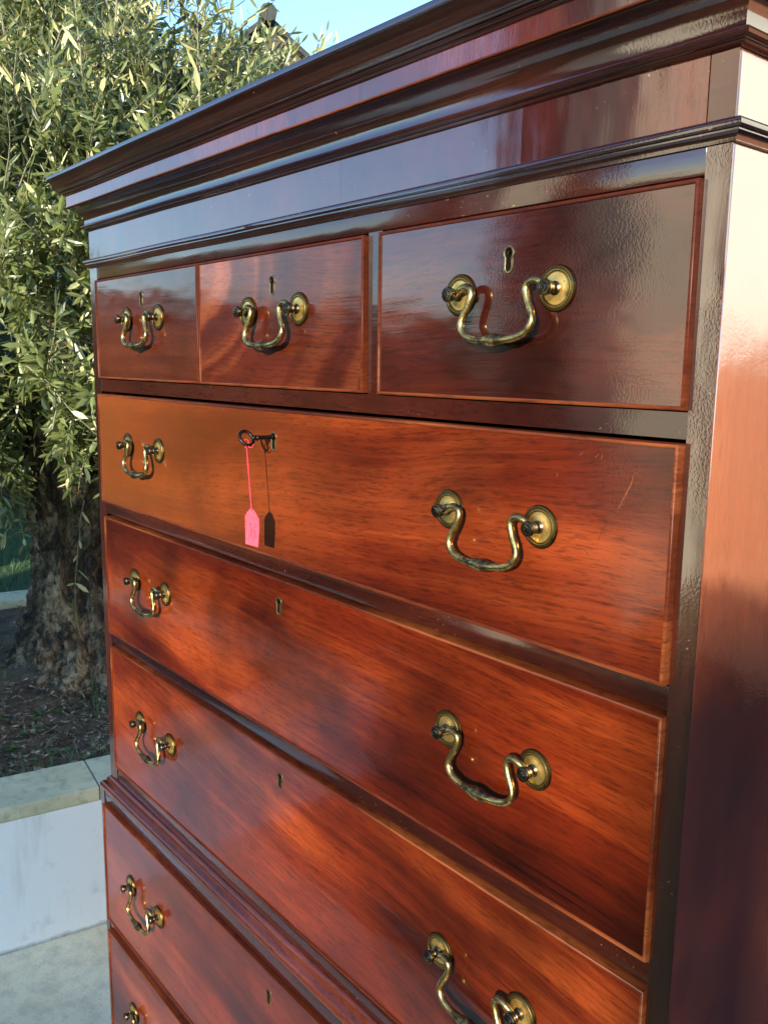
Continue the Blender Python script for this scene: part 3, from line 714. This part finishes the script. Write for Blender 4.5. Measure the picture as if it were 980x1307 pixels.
def hidden_gap(p):
    d_ = p - camp; z = d_.dot(fw)
    if z < .1: return False
    u_, v_ = 490+1120*d_.dot(r2)/z, 653.5-1120*d_.dot(u2)/z
    return u_ > 275 and v_ < 14+(u_-275)*.30 and rt_.random() < .93
def twig(p, d, L, droop=0.0, dens=1.0, ll=1.0):
    if hidden_gap(p+d.normalized()*L*.9): return
    pts = [p.copy()]; cur = p.copy(); dd = d.normalized(); n = 9
    for i in range(n):
        dd = (dd + Vector((rt_.uniform(-.12, .12), rt_.uniform(-.12, .12), rt_.uniform(-.10, .12)-droop))).normalized()
        cur = cur + dd*L/n; pts.append(cur.copy())
    add_tube(pts, .0024, .0007)
    m_ = int(L/.0165*dens); ph = rt_.uniform(0, 3)
    for j in range(m_):
        s = .10+.90*j/m_; i = min(int(s*n), n-1); q = pts[i].lerp(pts[i+1], s*n-i); ax = (pts[i+1]-pts[i]).normalized()
        side = ax.cross(Vector((0, 0, 1)))
        if side.length < .1: side = Vector((1, 0, 0))
        side.normalize(); b2 = ax.cross(side)
        an = ph + j*math.pi/2*1.03
        sd = side*math.cos(an)+b2*math.sin(an)
        for sg in (1, -1):
            if rt_.random() < .12: continue
            ld = (ax*rt_.uniform(.3, 1.1) + sd*sg*rt_.uniform(.6, 1.1) + Vector((rt_.uniform(-.4, .4), rt_.uniform(-.4, .4), rt_.uniform(-.35, .35)))).normalized()
            ln_ = (ax + Vector((rt_.uniform(-.7, .7), rt_.uniform(-.7, .7), rt_.uniform(-.3, .7)))).normalized()
            if abs(ln_.dot(ld)) > .9: ln_ = sd
            le = rt_.uniform(.030, .070)*ll*(1-.3*s*s)
            leafparams.append((q.copy(), ld, ln_, le, le*rt_.uniform(.19, .29), rt_.uniform(-.05, .22)))
    lp_ = pts[-1]; leafparams.append((lp_, dd, side, .045*ll, .008, .05))
def in_view_dir(p): return (p-camp).normalized()
cnt = 0
NTW = 5600
while cnt < NTW:
    u = Vector((rt_.gauss(0,1), rt_.gauss(0,1), rt_.gauss(0,1))).normalized(); rr_ = rt_.uniform(.30, 1.0)**.42
    p = CC + Vector((u.x*CR.x, u.y*CR.y, u.z*CR.z))*rr_*(.86+.16*noise.noise(u*2.3))
    if p.z < .68: continue
    # clumpiness: leave hollows
    if noise.noise(p*2.8) < -.10 - .12*(p.z > CC.z+.3): continue
    facing = (p-CC).dot((camp-CC).normalized())
    if facing < -.25 and rt_.random() < .55: cnt += .4; continue
    cnt += 1
    low = p.z < .95
    out = Vector((u.x, u.y, u.z*.3))
    if p.z > CC.z+.15: d = out*.9 + Vector((rt_.uniform(-.7, .7), rt_.uniform(-.7, .7), rt_.uniform(.0, 1.3)))
    elif low: d = out*.9 + Vector((0, 0, rt_.uniform(-.6, .3)))
    else: d = out*.8 + Vector((rt_.uniform(-.5, .5), rt_.uniform(-.5, .5), rt_.uniform(-.3, .9)))
    twig(p - d.normalized()*.12, d, rt_.uniform(.12, .27), droop=.05 if low else 0.0)
# tall upright shoots at the top right of the crown
for k in range(70):
    a = rt_.uniform(-.4, 2.4); rr_ = rt_.uniform(.55, 1.08)
    p = Vector((CC.x+math.cos(a)*rr_*CR.x, CC.y+math.sin(a)*rr_*CR.y, CC.z+rt_.uniform(.10, .62)))
    twig(p, Vector((math.cos(a)*.22, math.sin(a)*.22, 1)), rt_.uniform(.35, .60), dens=.9, ll=1.15)
# a few bare hanging wands below the crown, on the side of the camera
for p, d, L in ((Vector((.40,-.33,.62)), Vector((-.35,-.55,-.65)), .42), (Vector((.44,-.30,.60)), Vector((-.6,-.6,-.2)), .36), (Vector((.32,.12,.66)), Vector((-.3,-.4,-.8)), .40), (Vector((.45,.10,.70)), Vector((.0,-.6,-.6)), .36), (Vector((.38,-.12,.66)), Vector((.1,-.2,-1)), .34)):
    twig(p, d, L, droop=.08, dens=.35, ll=1.1)
print('leaves', len(leafparams))
# the 300 leaves nearest the camera and in its view become parts of their own
def proj(p):
    d = p - camp; z = d.dot(fw)
    if z <= .1: return None
    return (490+1120*d.dot(r2)/z, 653.5-1120*d.dot(u2)/z, z)
cand = []
for i, lp in enumerate(leafparams):
    q = proj(lp[0])
    if q and -10 < q[0] < 410 and -10 < q[1] < 720 and not (q[0] > 130 and q[1] > 250) and not (q[0] > 60 and q[1] > 228-.464*(q[0]-60)): cand.append((q[2], i))
cand.sort(); pick = set(i for _, i in cand[:300])
bl_v, bl_f = [], []; leaf_geo(bl_v, bl_f, Vector((0,0,0)), Vector((1,0,0)), Vector((0,0,1)), 1.0, .20, .08)
t = NT('olive_leaf'); co = t.coord()
geo = t.node('ShaderNodeNewGeometry')
n_ = t.noise(t.coord('Object'), 6, 3, .6)
rnd_ = t.node('ShaderNodeNewGeometry').outputs['Random Per Island']
front = t.mix(rnd_, (.020,.036,.009), (.180,.210,.062)); back = t.mix(t.math('POWER', rnd_, 1.1), (.26,.29,.11), (.88,.82,.44))
col = t.mix(geo.outputs['Backfacing'], front, back)
t.set(Base_Color=col, Roughness=.33, IOR=1.5)
tr = t.node('ShaderNodeBsdfTranslucent'); t.l.new(t.mix(.5, col, (.20,.24,.04)), tr.inputs[0])
ms = t.node('ShaderNodeMixShader', i_0=.16); t.l.new(t.bsdf.outputs[0], ms.inputs[1]); t.l.new(tr.outputs[0], ms.inputs[2])
t.l.new(ms.outputs[0], t.n['Material Output'].inputs[0]); M['leaf'] = t.m
ME_LEAF = mesh_from('leaf', bl_v, bl_f, smooth=False); ME_LEAF.materials.append(M['leaf'])
for i, (p, d, n, L, W, cu) in enumerate(leafparams):
    if i in pick:
        s = n.cross(d).normalized(); n2_ = d.cross(s).normalized()
        o = bpy.data.objects.new('leaf', ME_LEAF); C.objects.link(o); o.parent = tree
        mm = Matrix(((d.x*L, s.x*W/.2, n2_.x*L), (d.y*L, s.y*W/.2, n2_.y*L), (d.z*L, s.z*W/.2, n2_.z*L))).to_4x4()
        mm.translation = p; o.matrix_local = mm
    else: leaf_geo(LV, LF, p, d, n, L, W, cu)
fo = link_obj('foliage', mesh_from('foliage', LV, LF, smooth=False), M['leaf'], tree, 'stuff')
t = NT('olive_twig'); M['twig'] = t.set(Base_Color=(.20,.19,.12), Roughness=.8)
link_obj('twig', mesh_from('twig', TV, TF, 180), M['twig'], tree, 'stuff')

# ------------------------------------------------------------------ beyond the planter
lawn = sheet_xy('lawn', -30, -3.05, -2.5, 30, .30, M['grass'])
V, F = [], []
for i in range(9000):
    x = rl.uniform(-5.2, -3.06); y = rl.uniform(-.6, 2.4); h = rl.uniform(.02, .05); a = rl.uniform(0, 6.283); w = .0022
    p = Vector((x, y, .298)); o1 = Vector((math.cos(a), math.sin(a), 0)); s = Vector((-o1.y, o1.x, 0)); k = len(V)
    V += [p-s*w, p+s*w, p+o1*h*.5+Vector((0,0,h))]; F.append((k, k+1, k+2))
gl = link_obj('lawn_grass', mesh_from('lawn_grass', V, F, smooth=False), M['weed']); tag(gl, 'mown lawn grass beyond the planter', 'grass', kind='stuff')

# hedge builder: dense small leaves over a dark twiggy core
t = NT('hedge_leaf'); rnd_ = t.node('ShaderNodeNewGeometry').outputs['Random Per Island']
M['hedge'] = t.set(Base_Color=t.mix(rnd_, (.018,.040,.012), (.060,.095,.028)), Roughness=.5)
t = NT('hedge_core'); M['core'] = t.set(Base_Color=t.mix(t.noise(t.coord(), 20, 4), (.010,.014,.007), (.035,.040,.018)), Roughness=.95)
t = NT('conifer_leaf'); rnd_ = t.node('ShaderNodeNewGeometry').outputs['Random Per Island']
M['conifer'] = t.set(Base_Color=t.mix(rnd_, (.008,.018,.007), (.026,.042,.016)), Roughness=.6)
def hedge(name, x0, x1, y0, y1, z0, z1, n, label, ls=.09, cat='hedge', lm='hedge'):
    hroot = empty(name, ((x0+x1)/2, (y0+y1)/2, z0), label, cat)
    ox, oy = (x0+x1)/2, (y0+y1)/2
    nx, ny, nz = max(2, int((x1-x0)/.4)), max(2, int((y1-y0)/.4)), max(2, int((z1-z0)/.4))
    bm = boxvf(x0-ox+.12, x1-ox-.12, y0-oy+.12, y1-oy-.12, 0, z1-z0-.12)
    bmesh.ops.subdivide_edges(bm, edges=list(bm.edges), cuts=10, use_grid_fill=True)
    for v_ in bm.verts: v_.co += Vector((noise.noise(v_.co*1.3), noise.noise(v_.co*1.3+Vector((5,0,0))), noise.noise(v_.co*1.3+Vector((0,7,0)))))*.12
    link_obj('stems', bm_mesh('stems', bm), M['core'], hroot)
    V, F = [], []; rh = random.Random(hash(name) % 999 if False else len(name)*7+int(abs(x0)*10))
    areas = [((y1-y0)*(z1-z0), 0), ((y1-y0)*(z1-z0), 1), ((x1-x0)*(z1-z0), 2), ((x1-x0)*(z1-z0), 3), ((x1-x0)*(y1-y0), 4)]; tot = sum(a for a, _ in areas)
    for ar, sd in areas:
        for i in range(int(n*ar/tot)):
            u, w = rh.random(), rh.random(); dp = rh.uniform(-.02, .16)
            if sd == 0: p = Vector((x0+dp, y0+u*(y1-y0), z0+w*(z1-z0))); nn = Vector((-1,0,0))
            elif sd == 1: p = Vector((x1-dp, y0+u*(y1-y0), z0+w*(z1-z0))); nn = Vector((1,0,0))
            elif sd == 2: p = Vector((x0+u*(x1-x0), y0+dp, z0+w*(z1-z0))); nn = Vector((0,-1,0))
            elif sd == 3: p = Vector((x0+u*(x1-x0), y1-dp, z0+w*(z1-z0))); nn = Vector((0,1,0))
            else: p = Vector((x0+u*(x1-x0), y0+w*(y1-y0), z1-dp+.08*noise.noise(Vector((u*9, w*9, 3))))); nn = Vector((0,0,1))
            p += nn*.10*noise.noise(p*.9)
            p -= Vector((ox, oy, z0))
            dd = (nn*.5+Vector((rh.gauss(0,.6), rh.gauss(0,.6), rh.gauss(0,.6)))).normalized()
            nv = Vector((rh.gauss(0,1), rh.gauss(0,1), rh.gauss(0,1))).normalized()
            if abs(nv.dot(dd)) > .9: continue
            leaf_geo(V, F, p, dd, nv, ls*rh.uniform(.7, 1.3), ls*.5*rh.uniform(.7, 1.2), .1)
    link_obj('foliage', mesh_from('foliage', V, F, smooth=False), M[lm], hroot, 'stuff')
    return hroot
hedge('laurel_hedge', -9.5, -8.2, -1.5, 9.5, .28, 2.6, 15000, 'dark green hedge across the lawn behind the olive tree', .13)

hedge('evergreen_oak', -7.6, -5.6, -1.1, 2.9, .28, 7.0, 12000, 'dark evergreen oak close behind the olive tree', .12, 'tree', 'conifer')

# house behind the hedge: gable with tiled verge and round ridge end
t = NT('weathered_gable'); co = t.coord()
a = t.noise(co, 1.3, 5, .6); b = t.noise(co, 18, 4, .6)
M['gable'] = t.set(Base_Color=t.mix(t.gray(b, .35, .7, 0, .6), t.ramp(a, [(.3, (.07,.045,.032)), (.6, (.12,.082,.058)), (.8, (.17,.12,.085))]), (.07,.055,.045)), Roughness=.9, Normal=t.bump(b, .6, .02))
t = NT('dark_roof_tile'); b = t.noise(t.coord(), 9, 5, .7)
M['tile'] = t.set(Base_Color=t.mix(t.gray(b, .35, .7), (.022,.021,.018), (.055,.050,.040)), Roughness=.8, Normal=t.bump(b, .5, .02))
t = NT('window_glass'); M['glass'] = t.set(Base_Color=(.03,.04,.05), Roughness=.08)
t = NT('white_frame'); M['frame'] = t.set(Base_Color=(.75,.75,.72), Roughness=.5)
def house(name, loc, rot, w, dep, eave, apex, label, wallm, roofm, ridge=True, wins=()):
    h = empty(name, loc, label, 'house', rotz=rot)
    hw = w/2
    V = [(-hw,0,0), (hw,0,0), (hw,0,eave), (0,0,apex), (-hw,0,eave), (-hw,dep,0), (hw,dep,0), (hw,dep,eave), (0,dep,apex), (-hw,dep,eave)]
    F = [(0,1,2,3,4), (6,5,9,8,7), (5,0,4,9), (1,6,7,2)]
    link_obj('wall', mesh_from('wall', V, F, smooth=False), wallm, h)
    n = 14; sl = math.hypot(hw+.25, apex-eave); rise = (apex-eave)/hw
    for s in (-1, 1):
        for r_ in range(n):                                    # overlapping courses
            a0 = r_/n*(hw+.30); a1 = (r_+1)/n*(hw+.30)+.05; b_ = .10
            x0_, x1_ = s*a0, s*a1; z0_, z1_ = apex-a0*rise+.08, apex-a1*rise+.08+.035
            V = [(x0_,-.22,z0_), (x1_,-.22,z1_), (x1_,dep+.2,z1_), (x0_,dep+.2,z0_), (x0_,-.22,z0_-b_), (x1_,-.22,z1_-b_), (x1_,dep+.2,z1_-b_), (x0_,dep+.2,z0_-b_)]
            me = mesh_from('tile_course', V, [(0,1,2,3), (4,7,6,5), (0,4,5,1), (1,5,6,2), (2,6,7,3), (3,7,4,0)], smooth=False)
            link_obj('tile_course', me, roofm, h)
    if ridge:
        v, f = tube([(0, -.34, apex+.07), (0, dep+.3, apex+.07)], .14, 14); link_obj('ridge', mesh_from('ridge', v, f, 40), roofm, h)
    for (wx, wz, ww, wh) in wins:
        fr = box('window', wx-ww/2, wx+ww/2, -.03, .04, wz, wz+wh, M['frame'], h)
        for sx in (0, 1):
            box('pane', wx-ww/2+.05+sx*(ww/2-.02), wx-.03+sx*(ww/2-.02), -.036, -.031, wz+.06, wz+wh-.06, M['glass'], fr)
    return h
# apex seen towards pixel (340, 8)
dv = Vector((-.79775696, .49411509, .3455924)); hp = Vector((1.2912, -.4972, 1.4415)) + dv*17.0
house('gabled_house', (hp.x, hp.y, 0), math.atan2(dv.y, dv.x)-math.pi/2 + .10, 8.5, 7.0, hp.z-.30-4.25*.86, hp.z-.30, 'brown gabled house with dark tiled roof behind the olive tree', M['gable'], M['tile'], wins=((-2.0, 1.2, 1.2, 1.2), (2.0, 1.2, 1.2, 1.2)))

# ------------------------------------------------------------------ unseen surroundings added for varnish reflections and shade
t = NT('house_white'); co = t.coord(); b = t.noise(co, 3, 5, .6)
M['hwhite'] = t.set(Base_Color=t.mix(t.gray(b, .3, .7), (.90,.84,.70), (.93,.88,.76)), Roughness=.8)
house('reflected_house', (7.4, 3.4, 0), R(0), 11.0, 7.0, 5.2, 8.0, 'unseen white rendered house added for the bright reflection in the side panel', M['hwhite'], M['tile'], wins=((.6, 1.0, 1.4, 1.3), (3.4, 1.0, 1.4, 1.3), (-1.2, 3.3, 1.2, 1.2), (2.2, 3.3, 1.2, 1.2)))  # out of view, placed to reflect white in the side panel
t = NT('cream_wall'); co = t.coord(); b = t.noise(co, 2.5, 5, .6)
M['cream'] = t.set(Base_Color=t.mix(t.gray(b, .3, .7), (.72,.61,.43), (.80,.70,.52)), Roughness=.85)
gwl = box('reflected_wall', -.30, 0, -5.2, 0, 0, 3.6, M['cream']); gwl.location = (-1.42, -3.3, 0); gwl.rotation_euler = (0, 0, -math.atan2(.30, .95))  # out of view, turned to the sun to give a beige reflection
tag(gwl, 'unseen tall cream wall added for the beige sheen at the right of the chest', 'wall')
hedge('yew_hedge', -9.6, -8.4, -9.5, -2.2, 0, 2.1, 7000, 'clipped yew hedge at the far edge of the lawn', .16)  # out of view, height set for the dark reflection below the sky
hedge('conifer_screen', -3.75, -2.0, -6.4, -4.7, 0, 6.0, 9000, 'unseen tall conifer block added for a dark reflection in the varnish', .16, 'tree', 'conifer')  # out of view, added so the right drawers reflect something dark
box('shade_wall', 5.02, 10.0, -7.30, -7.04, 0, 3.16, M['cream'])  # unseen blocker, keeps sun off the lower side panel
tag(bpy.data.objects['shade_wall'], 'unseen high wall added to shade the lower side panel', 'wall')
box('shade_wall', 1.0, 3.86, -7.30, -7.04, 0, 3.02, M['cream'])  # unseen blocker, shades planter and trunk; the opening lets sun reach the chest
tag(bpy.data.objects['shade_wall.001'], 'unseen high wall added to shade the planter and olive trunk', 'wall')

t = NT('orange_brick'); co = t.coord(); b = t.noise(co, 6, 4, .6)
M['brick'] = t.set(Base_Color=t.mix(t.gray(b, .3, .7), (.36,.13,.06), (.48,.20,.10)), Roughness=.85)
tag(box('orange_reflection_wall', 1.95, 9.0, 3.05, 3.30, 0, 1.88, M['brick']), 'unseen terracotta coloured wall added for the orange reflection in the side panel', 'wall')  # out of view, added to tint the side panel's reflection orange
